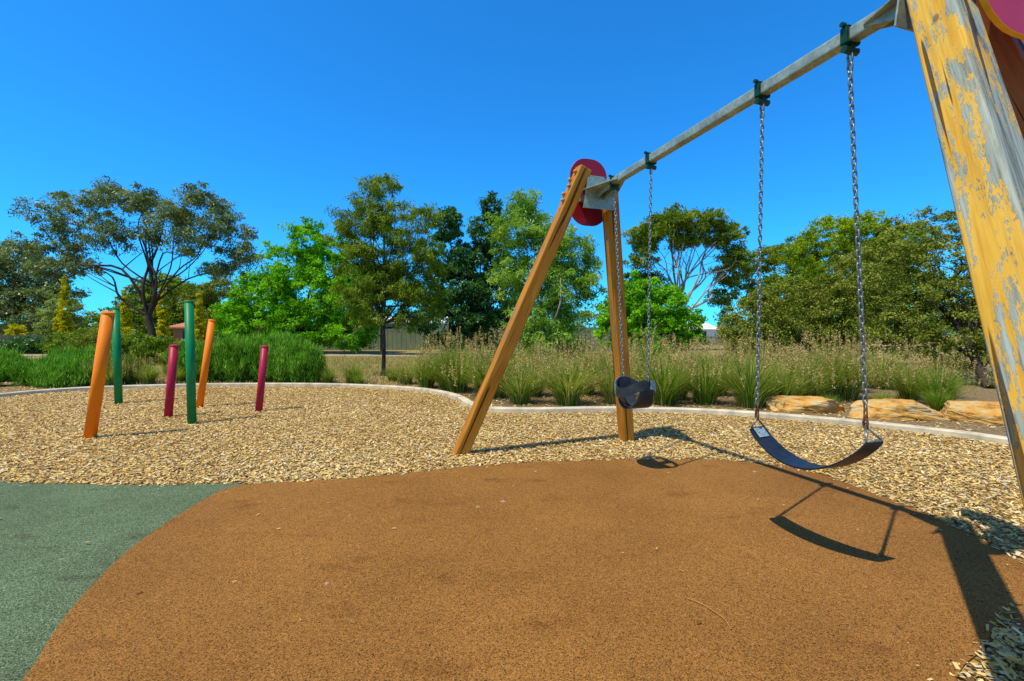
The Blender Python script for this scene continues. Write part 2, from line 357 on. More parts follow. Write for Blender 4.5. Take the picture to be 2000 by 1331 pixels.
def bracket(apex,sgn,L,W):
    o=Vector(apex); mw=frame(o,U,Vv); up=1 if (mw.to_3x3()@Vector((0,1,0))).z>0 else -1
    pts=[(-.14,.13*up),(.14,.13*up),(.20,-.20*up),(-.20,-.20*up)]
    part(extrude_poly('cross_plate',pts,.008,M_galv,mw,0))
    for sd in (-1,1):
        m2=frame(o+Vector((0,0,-.012)),Vector((0,0,1)),-U*sgn)
        s=1 if (m2.to_3x3()@Vector((0,1,0))).dot(Vv)*sd>0 else -1
        part(extrude_poly('gusset',[(.006,.046*s),(L,.046*s),(L*.95,.06*s),(.05,W*s),(.006,W*s)],.008,M_galv,m2,0))
        m3=frame(o+Vv*sd*.0405,Vv,-U*sgn); s3=1 if (m3.to_3x3()@Vector((0,1,0))).z>0 else -1
        part(extrude_poly('side_plate',[(.006,.045*s3),(L,.018*s3),(L,-.018*s3),(.08,-.08*s3),(.006,-.10*s3)],.006,M_galv,m3,0))
bracket(beamP(4.93),1,.42,.2); bracket(beamP(2.08),-1,.24,.12)
def rrect(w,h,r,n=8):
    P=[]
    for cx,cy,a0 in ((w/2-r,h/2-r,0),(-w/2+r,h/2-r,90),(-w/2+r,-h/2+r,180),(w/2-r,-h/2+r,270)):
        for k in range(n+1):
            a=math.radians(a0+90*k/n); P.append((cx+r*math.cos(a),cy+r*math.sin(a)))
    return P
for c,lab,w,mm in ((Vector((.875,5.225,2.93)),'maroon rounded end panel',.46,M_panel),(Vector((2.06,1.85,2.88)),'pink-red rounded end panel with yellow edge',.66,M_pink)):
    part(extrude_poly('end_panel',rrect(w,.76,w*.42),.022,mm,frame(c,U,Vv),.002,M_yedge if w>.5 else None),lab)
    for dz in (-.1,.12): 
        q=c+Vector((0,0,dz)); s=-1 if c.y>3 else 1
        part(obox('panel_bracket',q+U*s*.012,q+U*s*.14,.26,.05,Vv,M_galv,.003,1))
tops=[beamP(4.64),beamP(4.055),beamP(2.926),beamP(2.40)]
def clamp(c):
    bm=bmesh.new()
    def box(cx,cy,cz,sx,sy,sz,bev=.004):
        r=bmesh.ops.create_cube(bm,size=1); vs=r['verts']; bmesh.ops.scale(bm,vec=(sx,sy,sz),verts=vs); bmesh.ops.translate(bm,vec=(cx,cy,cz),verts=vs)
        es=list({e for v in vs for e in v.link_edges}); bmesh.ops.bevel(bm,geom=es,offset=bev,segments=2,affect='EDGES')
    def cyl(a,b,r,seg=12):
        a=Vector(a);b=Vector(b); q=frame((a+b)/2,b-a,(1,0,0) if abs((b-a).normalized().x)<.9 else (0,1,0))
        bmesh.ops.create_cone(bm,cap_ends=True,segments=seg,radius1=r,radius2=r,depth=(b-a).length,matrix=q)
    box(-.041,0,0,.012,.046,.090,.005); box(.041,0,0,.012,.046,.090,.005); box(0,0,.041,.09,.046,.011,.005); box(0,0,-.041,.09,.046,.011,.005)
    box(-.048,0,.050,.020,.030,.024,.008); box(.048,0,.050,.020,.030,.024,.008); cyl((-.058,0,.051),(.058,0,.051),.007); cyl((-.065,0,.051),(-.056,0,.051),.013,6); cyl((.056,0,.051),(.065,0,.051),.013,6)
    box(0,0,-.056,.050,.034,.030,.01); cyl((-.036,0,-.072),(.036,0,-.072),.018)
    cyl((-.047,0,-.072),(-.034,0,-.072),.020,6); cyl((.034,0,-.072),(.047,0,-.072),.020,6)
    return part(bm_obj('beam_clamp',bm,M_clamp,frame(c,(0,0,1),Vv)))
for c in tops: clamp(c)

def link_data(nseg=14,sides=6,w=.0095,l=.0125,r=.0042):
    pts=[]
    for k in range(nseg):
        a=2*math.pi*k/nseg; x=w*math.cos(a); z=w*math.sin(a)+(l if math.sin(a)>=0 else -l)*(1 if abs(math.sin(a))>1e-6 else 0)
        if abs(math.sin(a))<1e-6: z=0
        pts.append(Vector((x,0,z)))
    V=[];F=[]
    for i,p in enumerate(pts):
        t=(pts[(i+1)%nseg]-pts[i-1]).normalized(); nx=Vector((0,1,0)); ny=t.cross(nx)
        for k in range(sides):
            b=2*math.pi*k/sides; V.append(p+(nx*math.cos(b)+ny*math.sin(b))*r)
    for i in range(nseg):
        for k in range(sides):
            F.append((i*sides+k,((i+1)%nseg)*sides+k,((i+1)%nseg)*sides+(k+1)%sides,i*sides+(k+1)%sides))
    return np.array([tuple(v) for v in V]),np.array(F)
LV,LF=link_data()
def chain(p0,p1,par,pitch=.0345,mat=None):
    p0=Vector(p0);p1=Vector(p1); d=(p1-p0); n=max(2,int(d.length/pitch))
    Vs=[];Fs=[]
    for i in range(n):
        q=frame(p0+d*((i+.5)/n),d,Vv if i%2 else U); q=q@Matrix.Rotation(math.radians(20+random.uniform(-6,6)),4,'Z')
        R=np.array(q.to_3x3()); t=np.array(q.translation); Vs.append(LV@R.T+t); Fs.append(LF+i*len(LV))
    me=np_mesh('chain',np.concatenate(Vs),np.concatenate(Fs),mat or M_chain,smooth=True)
    o=link(bpy.data.objects.new('chain',me)); parent_world(o,par); return o
def hook(c,par,r=.016,mat=None,name='hanger_ring'):
    P=[];n=18
    for k in range(n+1):
        a=2*math.pi*k/n; P.append(Vector(c)+U*(r*.75*math.cos(a))+Vector((0,0,r*2*math.sin(a))))
    o=tube(name,[(P,[.0065]*(n+1))],mat or M_chain,7); parent_world(o,par)

bs=empty('belt_swing',(1.69,2.66,0.55),label='black rubber belt swing seat hanging on steel chains from beam',cat='swing')
HD=Vector((0,0,-.115))
e1t=tops[2]+HD; e2t=tops[3]+HD
b1=Vector((1.583,2.935,.80)); b2=Vector((1.845,2.37,.86))
s1=Vector((1.60,2.955,.70)); s2=Vector((1.86,2.33,.755))
for t,b in ((e1t,b1),(e2t,b2)):
    hook(t+Vector((0,0,.01)),bs); hook(t+Vector((0,0,-.045)),bs,.014)
    chain(t+Vector((0,0,-.07)),b+Vector((0,0,.05)),bs); chain(b+Vector((0,0,.05)),b-Vector((0,0,.015)),bs,mat=M_rust)["label"]='rusty last links of chain'
for b,s in ((b1,s1),(b2,s2)):
    hook(b-Vector((0,0,.02)),bs,.013,M_rust,'shackle')
    P=[s-Vv*.055,b-Vector((0,0,.035)),s+Vv*.055]
    o=tube('seat_triangle',[([P[0],P[1]],[.006]*2),([P[1],P[2]],[.006]*2),([P[2],P[0]],[.006]*2)],M_chain,8); parent_world(o,bs)
def sag(t): return .185*(1-(2*t-1)**2)**.9 if 0<t<1 else 0
def belt():
    n=28;V=[];F=[]; 
    for i in range(n+1):
        t=i/n; p=s1.lerp(s2,t)-Vector((0,0,sag(t)+.004))
        w=.068+.012*math.sin(math.pi*t)
        for a,b in ((-w,0),(w,0),(w,-.012),(-w,-.012)): V.append(p+Vv*a+Vector((0,0,b)))
    for i in range(n):
        for k in range(4): F.append((i*4+k,i*4+(k+1)%4,(i+1)*4+(k+1)%4,(i+1)*4+k))
    F+= [(3,2,1,0),tuple(n*4+k for k in range(4))]
    return py_obj('seat',V,F,M_seat)
parent_world(belt(),bs)
def belt_pt(t): return s1.lerp(s2,t)-Vector((0,0,sag(t)))
for ta,tb in ((.005,.075),(.925,.995)):
    a=belt_pt(ta)+Vector((0,0,.003));b=belt_pt(tb)+Vector((0,0,.003))
    o=obox('end_plate',a,b,.08,.006,Vv,M_plate,.001,1); parent_world(o,bs)
    for q in (-.025,.025):
        c=(a+b)/2+Vv*q; nn=(b-a).cross(Vv).normalized(); nn=nn if nn.z>0 else -nn
        o=tube('rivet',[([c,c+nn*.007],[.008,.005])],M_chain,8); parent_world(o,bs)

ts=empty('toddler_swing',(1.16,4.30,.6),label='black rubber toddler bucket swing with pale side panel on chains',cat='swing')
C=Vector((1.163,4.30,.0)); t1=tops[0]+HD; t2=tops[1]+HD
c1=C+U*.205+Vector((0,0,.915)); c2=C-U*.205+Vector((0,0,.915))
for t,b in ((t1,c1),(t2,c2)):
    hook(t+Vector((0,0,.01)),ts); chain(t+Vector((0,0,-.03)),b+Vector((0,0,.0)),ts)
    hook(b-Vector((0,0,.012)),ts,.014,M_chain,'shackle')
def band(path,half,nrm,th,closed,mat,name):
    V=[];F=[];n=len(path)
    for p,h,nn in zip(path,half,nrm):
        for a,b in ((-1,-1),(1,-1),(1,1),(-1,1)): V.append(p+h*a+nn*(b*th/2))
    m=n if closed else n-1
    for i in range(m):
        j=(i+1)%n
        for k in range(4): F.append((i*4+k,i*4+(k+1)%4,j*4+(k+1)%4,j*4+k))
    if not closed: F+=[(3,2,1,0),tuple((n-1)*4+k for k in range(4))]
    o=py_obj(name,V,F,mat,False); parent_world(o,ts); return o
n=40
def hoop_pt(a,k=1): return C+(U*(.2*math.cos(a))+Vv*(.165*math.sin(a)))*k+Vector((0,0,.805+.045*math.cos(2*a)))
P=[];H=[];NN=[]
for k in range(n):
    a=2*math.pi*k/n; d=U*(.2*math.cos(a))+Vv*(.165*math.sin(a)); P.append(hoop_pt(a)); H.append(Vector((0,0,.045))); NN.append(d.normalized())
band(P,H,NN,.014,True,M_seat2,'hoop')
P=[];H=[];NN=[]
for k in range(31):
    a=math.pi*k/30; x=.188*math.cos(a); z=.86-.245*math.sin(a)**.75
    P.append(C+U*x+Vector((0,0,z))); H.append(Vv*(.055+.055*math.sin(a))); NN.append((U*math.cos(a)*-1+Vector((0,0,math.sin(a)))).normalized())
band(P,H,NN,.014,False,M_seat2,'seat')
for sd in (-1,1):
    P=[];H=[];NN=[]
    for k in range(10):
        t=k/9; P.append(C+Vv*sd*(.158-.09*t**2)+Vector((0,0,.77-.135*t))); H.append(U*(.05-.01*t)); NN.append(Vv*sd)
    band(P,H,NN,.012,False,M_seat2,'crotch_strap')
for a0,a1 in ((-1.15,-.15),(.15,1.0),(2.3,3.0)):
    P=[];H=[];NN=[]
    for k in range(12):
        a=a0+(a1-a0)*k/11; d=(U*(.2*math.cos(a))+Vv*(.165*math.sin(a))); P.append(hoop_pt(a,1.055)+Vector((0,0,.004))); H.append(Vector((0,0,.042))); NN.append(d.normalized())
    band(P,H,NN,.004,False,M_plate,'side_plate')

# ---------------------------------------------------------------- painted posts
posts=[((-5.30,5.69),(-4.98,5.62,1.588),.065,M_orange,'leaning orange painted timber post set in wood chips'),
((-7.41,8.56),(-7.45,8.56,1.81),.062,M_gpost,'tall green painted post standing upright in wood chips'),
((-5.44,7.18),(-5.33,7.18,1.147),.058,M_ppost,'short crimson painted post leaning slightly in wood chips'),
((-4.65,6.60),(-4.68,6.6,1.797),.058,M_gpost,'tall green painted post standing upright in wood chips'),
((-5.61,8.14),(-5.36,8.14,1.575),.056,M_orange,'leaning orange painted timber post set in wood chips'),
((-4.30,7.70),(-4.18,7.70,1.118),.056,M_ppost,'short crimson painted post leaning slightly in wood chips')]
for (bx,by),tp,r,m,l in posts:
    e=empty('painted_post',(bx,by,0),label=l,cat='post',group='painted balance posts in the wood chips')
    a=Vector((bx,by,-.05)); b=Vector(tp); d=(b-a).normalized()
    o=tube('shaft',[([a,b-d*.035],[r,r])],m,28); parent_world(o,e)
    o=tube('cap',[([b-d*.035,b-d*.034,b-d*.007,b,b+d*.001],[r*1.0,r*1.012,r*1.012,r*.93,r*.3])],m,28); parent_world(o,e)

# ---------------------------------------------------------------- foliage generators
def unit(n):
    v=rng.normal(size=(n,3)); return v/np.linalg.norm(v,axis=1)[:,None]
def leaf_mesh(name,c,d,L,W,tone,mat):
    n=len(c); s=np.cross(d,unit(n)); s/=np.linalg.norm(s,axis=1)[:,None]+1e-9
    Ld=d*L[:,None]; Ws=s*(W/2)[:,None]
    v=np.stack([c-Ld*.5,c+Ws-Ld*.05,c+Ld*.5,c-Ws-Ld*.05],1).reshape(-1,3)
    return np_mesh(name,v,np.arange(4*n).reshape(-1,4),mat,np.repeat(tone,4))
def clusters(ells,n,shell=.55):
    E=np.array(ells,float); w=(E[:,3]*E[:,4]*E[:,5])**(2/3); w/=w.sum(); idx=rng.choice(len(E),n,p=w); e=E[idx]
    r=(shell+(1-shell)*rng.uniform(0,1,n))*rng.uniform(.82,1.08,n)
    c=e[:,:3]+unit(n)*e[:,3:6]*r[:,None]; c[:,2]=np.maximum(c[:,2],.15); return c
def crown(name,ells,ncl,per,clr,ll,lw,droop,mat,shell=.55,flat=.7,up=0):
    cc=clusters(ells,ncl,shell); R=clr*rng.uniform(.5,1.35,ncl); t=rng.uniform(0,1,ncl)
    k=rng.poisson(per,ncl)+3; idx=np.repeat(np.arange(ncl),k); n=len(idx)
    off=unit(n)*(rng.uniform(0,1,n)**.5)[:,None]*R[idx][:,None]; off[:,2]*=flat
    c=cc[idx]+off; out=off/(np.linalg.norm(off,axis=1)[:,None]+1e-6)
    d=unit(n)+out*.5+np.array([0,0,-droop+up]); d/=np.linalg.norm(d,axis=1)[:,None]
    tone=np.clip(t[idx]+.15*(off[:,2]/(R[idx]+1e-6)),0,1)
    return leaf_mesh(name,c,d,ll*rng.uniform(.6,1.3,n),lw*rng.uniform(.7,1.3,n),tone,mat),cc
def limbs_mesh(trunk,r0,cc,nl,bark,sub=2,thin=.35):
    paths=[]; T=catmull(trunk,5); n=len(T); rad=[r0*(1.25 if i==0 else 1)*(1-.62*i/(n-1)) for i in range(n)]
    paths.append((T,rad))
    if nl:
        sel=cc[rng.choice(len(cc),min(nl,len(cc)),replace=False)]
        for e in sel:
            s0=rng.uniform(.45,1); i=int(s0*(n-1)); a=T[i]
            if e[2]<a[2]+.1: 
                i=int(.4*(n-1)); a=T[i]
            r=rad[i]*rng.uniform(.35,.6); L=np.linalg.norm(e-a); m1=a+(e-a)*.33+rng.normal(0,.09,3)*L+np.array([0,0,.05*L]); m2=a+(e-a)*.68+rng.normal(0,.07,3)*L
            P=catmull([a,m1,m2,e],4); kk=len(P)-1
            paths.append((P,[r*(1-.85*t/kk)+.004 for t in range(kk+1)]))
            for _ in range(sub):
                k=random.randint(4,kk-2); b=P[k]; dist=np.linalg.norm(cc-b,axis=1); j=rng.choice(np.argsort(dist)[:14]); f=cc[j]
                mm=(b+f)/2+rng.normal(0,.08,3)*np.linalg.norm(f-b)
                Q=[b*(1-t)**2+2*mm*t*(1-t)+f*t*t for t in np.linspace(0,1,5)]
                paths.append((Q,[r*thin*(1-.8*t)+.003 for t in np.linspace(0,1,5)]))
    V,F=tube_data(paths,6,False); me=bpy.data.meshes.new('trunk'); me.from_pydata([tuple(v) for v in V],[],F); me.update()
    for p in me.polygons: p.use_smooth=True
    me.materials.append(bark); return me
def tree(name,loc,ells,ncl,per,clr,ll,lw,droop,mat,bark,trunk,r0,nl,label,cat='tree',shell=.55,group=None,flat=.7,sub=2,up=0,thin=.35):
    e=empty(name,(loc[0],loc[1],0),label=label,cat=cat,group=group)
    cm,cc=crown('crown',ells,ncl,per,clr,ll,lw,droop,mat,shell,flat,up)
    co=link(bpy.data.objects.new('crown',cm)); co.parent=e
    to=link(bpy.data.objects.new('trunk',limbs_mesh(trunk,r0,cc,nl,bark,sub,thin))); to.parent=e
    return e

# A: wide irregular airy gum
tree('gum_tree',(-19.1,24),[(-5.2,0,7.3,1.2,1.8,1.0),(-3.4,0,8.0,1.3,2.2,.9),(-1.9,.4,8.7,1.2,2.3,.7),(-.4,.2,8.3,1.1,2,.8),(1.5,.1,7.6,1.1,2,.7),(3.0,0,8.3,1.2,2.3,.8),(4.2,0,7.0,1.2,2,1.1),(.6,.5,6.7,1.7,2,.9),(-2.0,0,6.6,1.8,1.6,.9),(-4.3,.3,5.8,1.5,1.2,1.0),(4.9,0,5.5,1.1,1,.9),(2.6,0,6.1,1.5,1.4,.9),(-5.7,0,4.8,.9,1,.8),(-3.4,0,4.9,1.1,1,.6),(3.3,.4,4.8,1.2,1,.6),(-6.0,0,6.1,.7,1,.6)],
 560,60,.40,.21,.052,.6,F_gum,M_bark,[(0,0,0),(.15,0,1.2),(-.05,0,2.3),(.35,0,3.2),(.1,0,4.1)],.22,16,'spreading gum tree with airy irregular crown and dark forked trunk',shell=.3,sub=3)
# B
tree('ash_tree',(-15.0,33),[(.1,0,7.7,1.7,2,2.0),(-1.6,0,6.2,2.1,2,2.0),(2.0,0,6.2,2.1,2,2.2),(-2.8,-.5,3.9,2.2,2,2.0),(.3,-1,4.0,2.8,2.2,2.6),(3.4,-.5,3.9,2.1,2,2.3),(-4.4,-1,2.2,1.7,1.5,1.8),(0,-1,1.8,3.5,2,1.7),(3.8,-1,1.7,2.0,1.8,1.6)],
 850,66,.50,.24,.11,.1,F_bright,M_bark,[(0,0,0),(0,0,2),(.1,0,4)],.3,8,'bright green leafy deciduous tree behind the garden',shell=.6)
# C
tree('gum_tree',(-4.08,14.4),[(-.05,0,5.9,.7,.7,.6),(-.45,0,5.0,1.1,.9,.8),(.45,0,4.8,1.1,.9,.8),(-.8,.1,3.9,1.05,.9,.9),(.85,0,3.8,1.1,.9,.9),(.1,.3,3.2,1.3,1,.9),(-.65,0,2.6,1.0,.8,.8),(.9,0,2.5,1.0,.8,.8),(1.35,0,4.9,.6,.6,.7),(1.5,.3,3.3,.7,.6,1.3),(-1.2,0,4.8,.45,.5,.5),(-.5,.1,1.9,.75,.6,.5),(.7,.2,1.8,.75,.6,.5),(1.5,.4,2.1,.5,.5,.6)],
 620,72,.25,.14,.026,.8,F_gum2,M_bark,[(0,0,0),(.03,0,1),(0,0,2.2),(.05,0,4),(0,0,5.4)],.07,20,'tall slim gum tree with drooping olive leaves and thin trunk',shell=.3)
# D
tree('evergreen_tree',(-3.6,27),[(-.2,0,7.8,.9,1,1.2),(-.3,0,6.0,1.4,1.4,1.6),(.2,0,4.2,1.9,1.6,1.8),(-.2,0,2.2,2.2,1.7,2.0)],
 400,66,.40,.21,.09,.1,F_dark,M_bark,[(0,0,0),(0,0,3),(0,0,6)],.2,8,'dense dark green upright evergreen tree',shell=.65)
tree('evergreen_tree',(-1.5,28),[(.2,0,9.0,.7,.8,1.0),(.1,0,7.6,1.2,1.2,1.4),(.0,0,5.6,1.7,1.5,1.8),(.3,0,3.4,2.0,1.7,1.9),(.3,0,1.6,2.2,1.7,1.5)],
 420,66,.40,.21,.09,.1,F_dark,M_bark,[(0,0,0),(0,0,3),(0,0,6)],.2,8,'dense dark green upright evergreen tree',shell=.65)
tree('leafy_tree',(-8.6,30),[(0,0,4.8,1.6,1.5,1.3),(-1.2,0,3.9,1.6,1.5,.9),(1.5,0,4.1,1.4,1.5,1.0)],
 220,60,.46,.24,.10,.3,F_gum2,M_bark,[(0,0,0),(0,0,1.5),(0,0,3)],.12,6,'olive green bushy tree behind the slim gum',shell=.6)
# E
tree('gum_tree',(1.0,15),[(-.6,0,5.4,.6,.7,.6),(-.9,0,4.6,.9,.9,.9),(.1,0,4.4,1.0,.9,.9),(.8,0,4.0,.9,.9,.9),(-.6,0,3.2,1.2,1,.9),(.6,0,2.9,1.3,1,.9),(0,0,1.7,1.6,1.1,1.0),(1.4,0,3.2,.5,.6,.9),(.2,-.2,.9,1.5,1,.8)],
 600,72,.28,.16,.034,.6,F_light,M_pale,[(0,0,0),(.03,0,1),(0,0,2.2),(-.1,0,4)],.08,16,'light green young gum tree with long drooping leaves',shell=.45)
# F
tree('leafy_tree',(6.5,22),[(-.5,0,3.1,1.3,1.3,1.2),(.9,0,2.6,1.2,1.2,1.2),(-1.2,0,1.9,1.3,1.2,1.4),(1.8,0,1.6,1.1,1,1.2),(.3,-.3,1.4,1.8,1,1.3)],
 420,66,.33,.16,.08,.2,F_bright,M_bark,[(0,0,0),(0,0,1),(.1,0,2)],.12,6,'low bright green rounded tree',shell=.6)
# G
tree('gum_tree',(14.6,38),[(-3.2,0,9.6,2.0,2.2,1.4),(-1.4,0,10.8,2.2,2.4,1.1),(1.0,0,10.6,2.3,2.4,1.1),(3.2,0,9.6,2.1,2.2,1.3),(4.1,0,7.9,1.4,1.6,1.2),(-3.8,0,7.8,1.4,1.5,1.2),(.2,.6,9.2,2.4,2,.8)],
 520,68,.50,.25,.085,.3,F_gum2,M_pale,[(0,0,0),(-.3,0,2),(-.6,0,3.8),(-.9,0,5)],.30,18,'tall gum tree with flat umbrella crown and pale branching limbs',shell=.35,sub=3)
tree('leafy_tree',(11.5,40),[(0,0,5.5,2.2,1.8,1.6),(-1.5,0,3.4,2.2,1.8,2.0),(1.4,0,3.0,2.4,1.8,2.0)],
 260,60,.55,.27,.12,.2,F_dark,M_bark,[(0,0,0),(0,0,2),(.1,0,3)],.2,6,'dark green rounded tree beneath the umbrella gum',shell=.6)
# H
tree('gum_tree',(21.5,40),[(-2.2,0,6.6,2.0,2,1.3),(.2,0,7.8,2.2,2,1.3),(2.8,0,8.6,2.2,2,1.3),(4.2,0,6.6,1.8,2,1.7),(.6,0,5.4,2.4,2,1.1),(-3.0,0,4.6,1.4,1.4,1.0),(3.6,0,3.6,2.2,2,1.8)],
 520,62,.48,.23,.085,.3,F_gum2,M_pale,[(0,0,0),(-.1,0,2),(.3,0,4),(.6,0,5.2)],.26,14,'broad gum tree with olive clumps and pale trunk',shell=.45)
tree('gum_tree',(26.0,37),[(0,0,9.3,2.4,2.2,1.5),(2.6,0,9.6,2.3,2.2,1.5),(-2.0,0,7.8,2.0,2,1.6),(2.5,0,7.4,2.6,2.2,1.8),(5.2,0,8.8,2.2,2,1.6),(0,0,5.4,2.6,2.2,1.9),(4.5,0,5.2,2.8,2.2,2.0)],
 720,66,.50,.22,.09,.15,F_yel,M_bark,[(0,0,0),(0,0,2.5),(.3,0,5)],.34,6,'large yellow-green rounded tree behind the shrubs',shell=.75)
# J: one dense dome to the ground
tree('sage_bush_tree',(11.9,13.2),[(.3,.2,3.2,2.0,1.7,1.75),(1.7,.1,3.3,1.9,1.6,1.75),(-1.3,0,2.7,1.4,1.4,1.35),(2.6,-.2,2.7,1.7,1.5,1.6),(-1.9,-.2,1.8,1.3,1.2,1.2),(.1,-.9,1.6,1.9,1.1,1.3),(2.4,-.6,1.5,1.8,1.2,1.3),(3.5,0,3.4,1.3,1.4,1.4),(-1.4,-1.0,1.0,1.3,.9,.9),(3.6,-.4,1.6,1.3,1.2,1.5),(1.0,-1.5,.8,1.7,.8,.7)],
 1900,62,.20,.07,.042,.1,F_sage,M_bark,[(-.3,-2.2,0),(-.1,-1.7,.5),(.3,-.8,1.5),(.2,0,2.4)],.13,12,'large rounded grey-olive bush tree with dark branching trunk',shell=.86)
tree('sage_bush',(8.6,14.2),[(0,0,1.9,1.3,1.1,1.1),(1.3,0,1.9,1.3,1.1,1.2),(-.9,0,1.4,1.1,.9,1.1),(.3,-.3,1.1,1.8,1,1.0)],
 620,62,.20,.072,.042,.1,F_sage,M_bark,[(0,0,0),(0,0,.6),(.1,0,1.2)],.07,4,'rounded olive shrub behind tussock grass',cat='shrub',shell=.85)
tree('sage_bush',(11.2,18.2),[(0,0,2.4,1.6,1.2,1.6),(1.6,0,2.2,1.5,1.2,1.5),(-1.5,0,1.7,1.4,1.1,1.4)],
 480,62,.24,.10,.05,.1,F_gum2,M_bark,[(0,0,0),(0,0,.6),(.1,0,1.2)],.07,4,'dense olive-green shrub between the gums and grasses',cat='shrub',shell=.85)
tree('sage_bush',(14.8,19.5),[(0,0,3.0,1.9,1.4,2.0),(1.9,0,2.6,1.7,1.2,1.9),(-1.5,0,2.0,1.5,1.1,1.7)],
 520,62,.26,.11,.055,.1,F_sage,M_bark,[(0,0,0),(0,0,.6),(.1,0,1.2)],.07,4,'dense grey-olive shrub between the gums and grasses',cat='shrub',shell=.85)
tree('sage_bush',(17.4,13.8),[(0,0,2.6,1.8,1.4,1.7),(0,-.4,1.2,2.0,1.2,1.2)],
 420,62,.28,.09,.055,.1,F_sage,M_bark,[(0,0,0),(0,0,.6),(.1,0,1.2)],.07,6,'rounded olive shrub beside the big bush tree',cat='shrub',shell=.7)
# left background
tree('gum_tree',(-50,46),[(0,0,9.2,3,2,1.6),(3,0,7.6,2.6,2,1.6),(-2,0,7,3,2,2),(1.5,0,5.2,3.5,2,1.8),(4.6,0,5.4,2,2,1.4),(0,0,3,4,2,2)],
 380,60,.75,.32,.13,.3,F_gum,M_bark,[(0,0,0),(0,0,3),(.3,0,5)],.4,12,'large olive gum tree beyond the fence',shell=.5)
tree('gum_tree',(-40,52),[(0,0,6.5,3,2,2),(3.5,0,5.4,3,2,2),(-3,0,5,2,2,2),(0,0,3.2,4.5,2,2)],
 340,60,.75,.32,.14,.3,F_gum2,M_bark,[(0,0,0),(0,0,3),(.3,0,4)],.3,10,'broad olive tree beyond the fence',shell=.5)
tree('round_conifer',(-40.5,41),[(0,0,3.3,1.5,1.5,1.9),(0,0,2,1.8,1.6,1.6)],230,66,.36,.18,.08,.0,F_pale,M_bark,[(0,0,0),(0,0,1),(0,0,2)],.1,4,'pale green rounded conifer beside golden cypress',cat='conifer',shell=.7)
for x,y,h in ((-35.3,36,6.1),(-36.2,36.5,3.6),(-33.1,39,5.6),(-29.9,39,5.6),(-31.0,36.5,2.1),(-39.2,36,2.3),(-26.8,39,5.0)):
    if h>3: el=[(0,0,h*.25,.46,.46,h*.25),(0,0,h*.55,.38,.38,h*.27),(0,0,h*.84,.18,.18,h*.16)]
    else: el=[(0,0,h*.5,.65,.65,h*.48)]
    tree('golden_cypress',(x,y),el,170 if h>3 else 80,60,.17,.15,.055,-.8,F_gold,M_bark,[(0,0,0),(0,0,.5),(0,0,h*.5)],.08,0,'golden yellow columnar cypress' if h>3 else 'small golden rounded conifer',cat='conifer',shell=.75,group='golden conifers')
tree('pine_tree',(-27.5,43),[(0,0,5.6,2,1.6,1.1),(-2.0,0,4.6,1.8,1.6,1.0),(2,0,4.4,1.8,1.6,1.2),(0,0,2.8,2.6,1.8,1.4)],240,60,.55,.27,.09,.1,F_sage,M_bark,[(0,0,0),(0,0,2),(0,0,4)],.2,8,'olive tree behind the brick house')
def shrub(name,loc,ells,ncl,per,clr,ll,lw,mat,label,up=0,shell=.5,group=None,flat=.8):
    e=empty(name,(loc[0],loc[1],0),label=label,cat='shrub',group=group)
    cm,cc=crown('foliage',ells,ncl,per,clr,ll,lw,0,mat,shell,flat,up); co=link(bpy.data.objects.new('foliage',cm)); co.parent=e
    P=[]
    for q in cc[rng.choice(len(cc),8)]: P.append(([np.array([0,0,0]),q*np.array([.45,.45,.5]),q],[.02,.014,.005]))
    V,F=tube_data(P,5,False); o=py_obj('stem',V,F,M_bark,True); o.parent=e; return e
shrub('mound_shrub',(-24.8,26),[(0,0,.8,1.9,1,.75),(1.2,0,.75,1.3,1,.6)],200,60,.25,.12,.06,F_gum2,'low olive-green mound shrub by the path',shell=.7)
shrub('mound_shrub',(-20.8,23),[(0,0,.85,1.3,1,.7)],140,60,.25,.14,.04,F_sage,'low grey-green shrub under the gum tree',shell=.7)
shrub('mound_shrub',(-16.8,20),[(0,0,.7,1.6,1,.65),(1.5,0,.6,1.2,.9,.55)],200,60,.22,.13,.04,F_gum2,'low olive shrub behind the rosemary bushes',shell=.7)
for x,y,h in ((-33.5,31.8,1.1),(-29.5,31.5,1.3),(-26,32.5,1.2),(-38,32.2,1.0),(-17.5,36,1.9),(-20.5,34,1.8)):
    shrub('hedge_shrub',(x,y),[(0,0,h*.5,1.9,.8,h*.48)],150,55,.32,.17,.08,F_dark,'dark green hedge shrub in front of fence',shell=.7,group='dark hedge shrubs along the fences')
rs=[(-13.6,11.2,.78,1.0),(-12.0,11.9,.75,1.1),(-10.6,12.2,.75,.8),(-8.7,12.6,1.25,.8),(-7.6,12.6,1.5,.95),(-6.6,12.5,1.5,.95),(-5.7,12.2,1.2,.75),(-11.4,11.5,.55,.7),(-9.9,14.0,1.15,.9),(-7.0,13.8,1.6,.9),(-12.8,13.5,1.0,1.2),(-8.6,14.2,1.4,.9),(-14.8,12.8,1.0,1.1)]
for x,y,h,w in rs:
    gy=(x<-9.4 and x>-10.8)
    shrub('rosemary_bush',(x,y),[(0,0,h*.45,w*.85,w*.7,h*.42),(w*.35,0,h*.4,w*.6,w*.6,h*.42),(-w*.4,.1,h*.4,w*.55,w*.6,h*.4)],330,54,.15,.15,.016,F_sage if gy else F_rose,'feathery grey-green bush behind the kerb' if gy else 'feathery bright green rosemary-like bush behind the kerb',up=1.8,shell=.55,group='low bushes behind the kerb',flat=1.5)

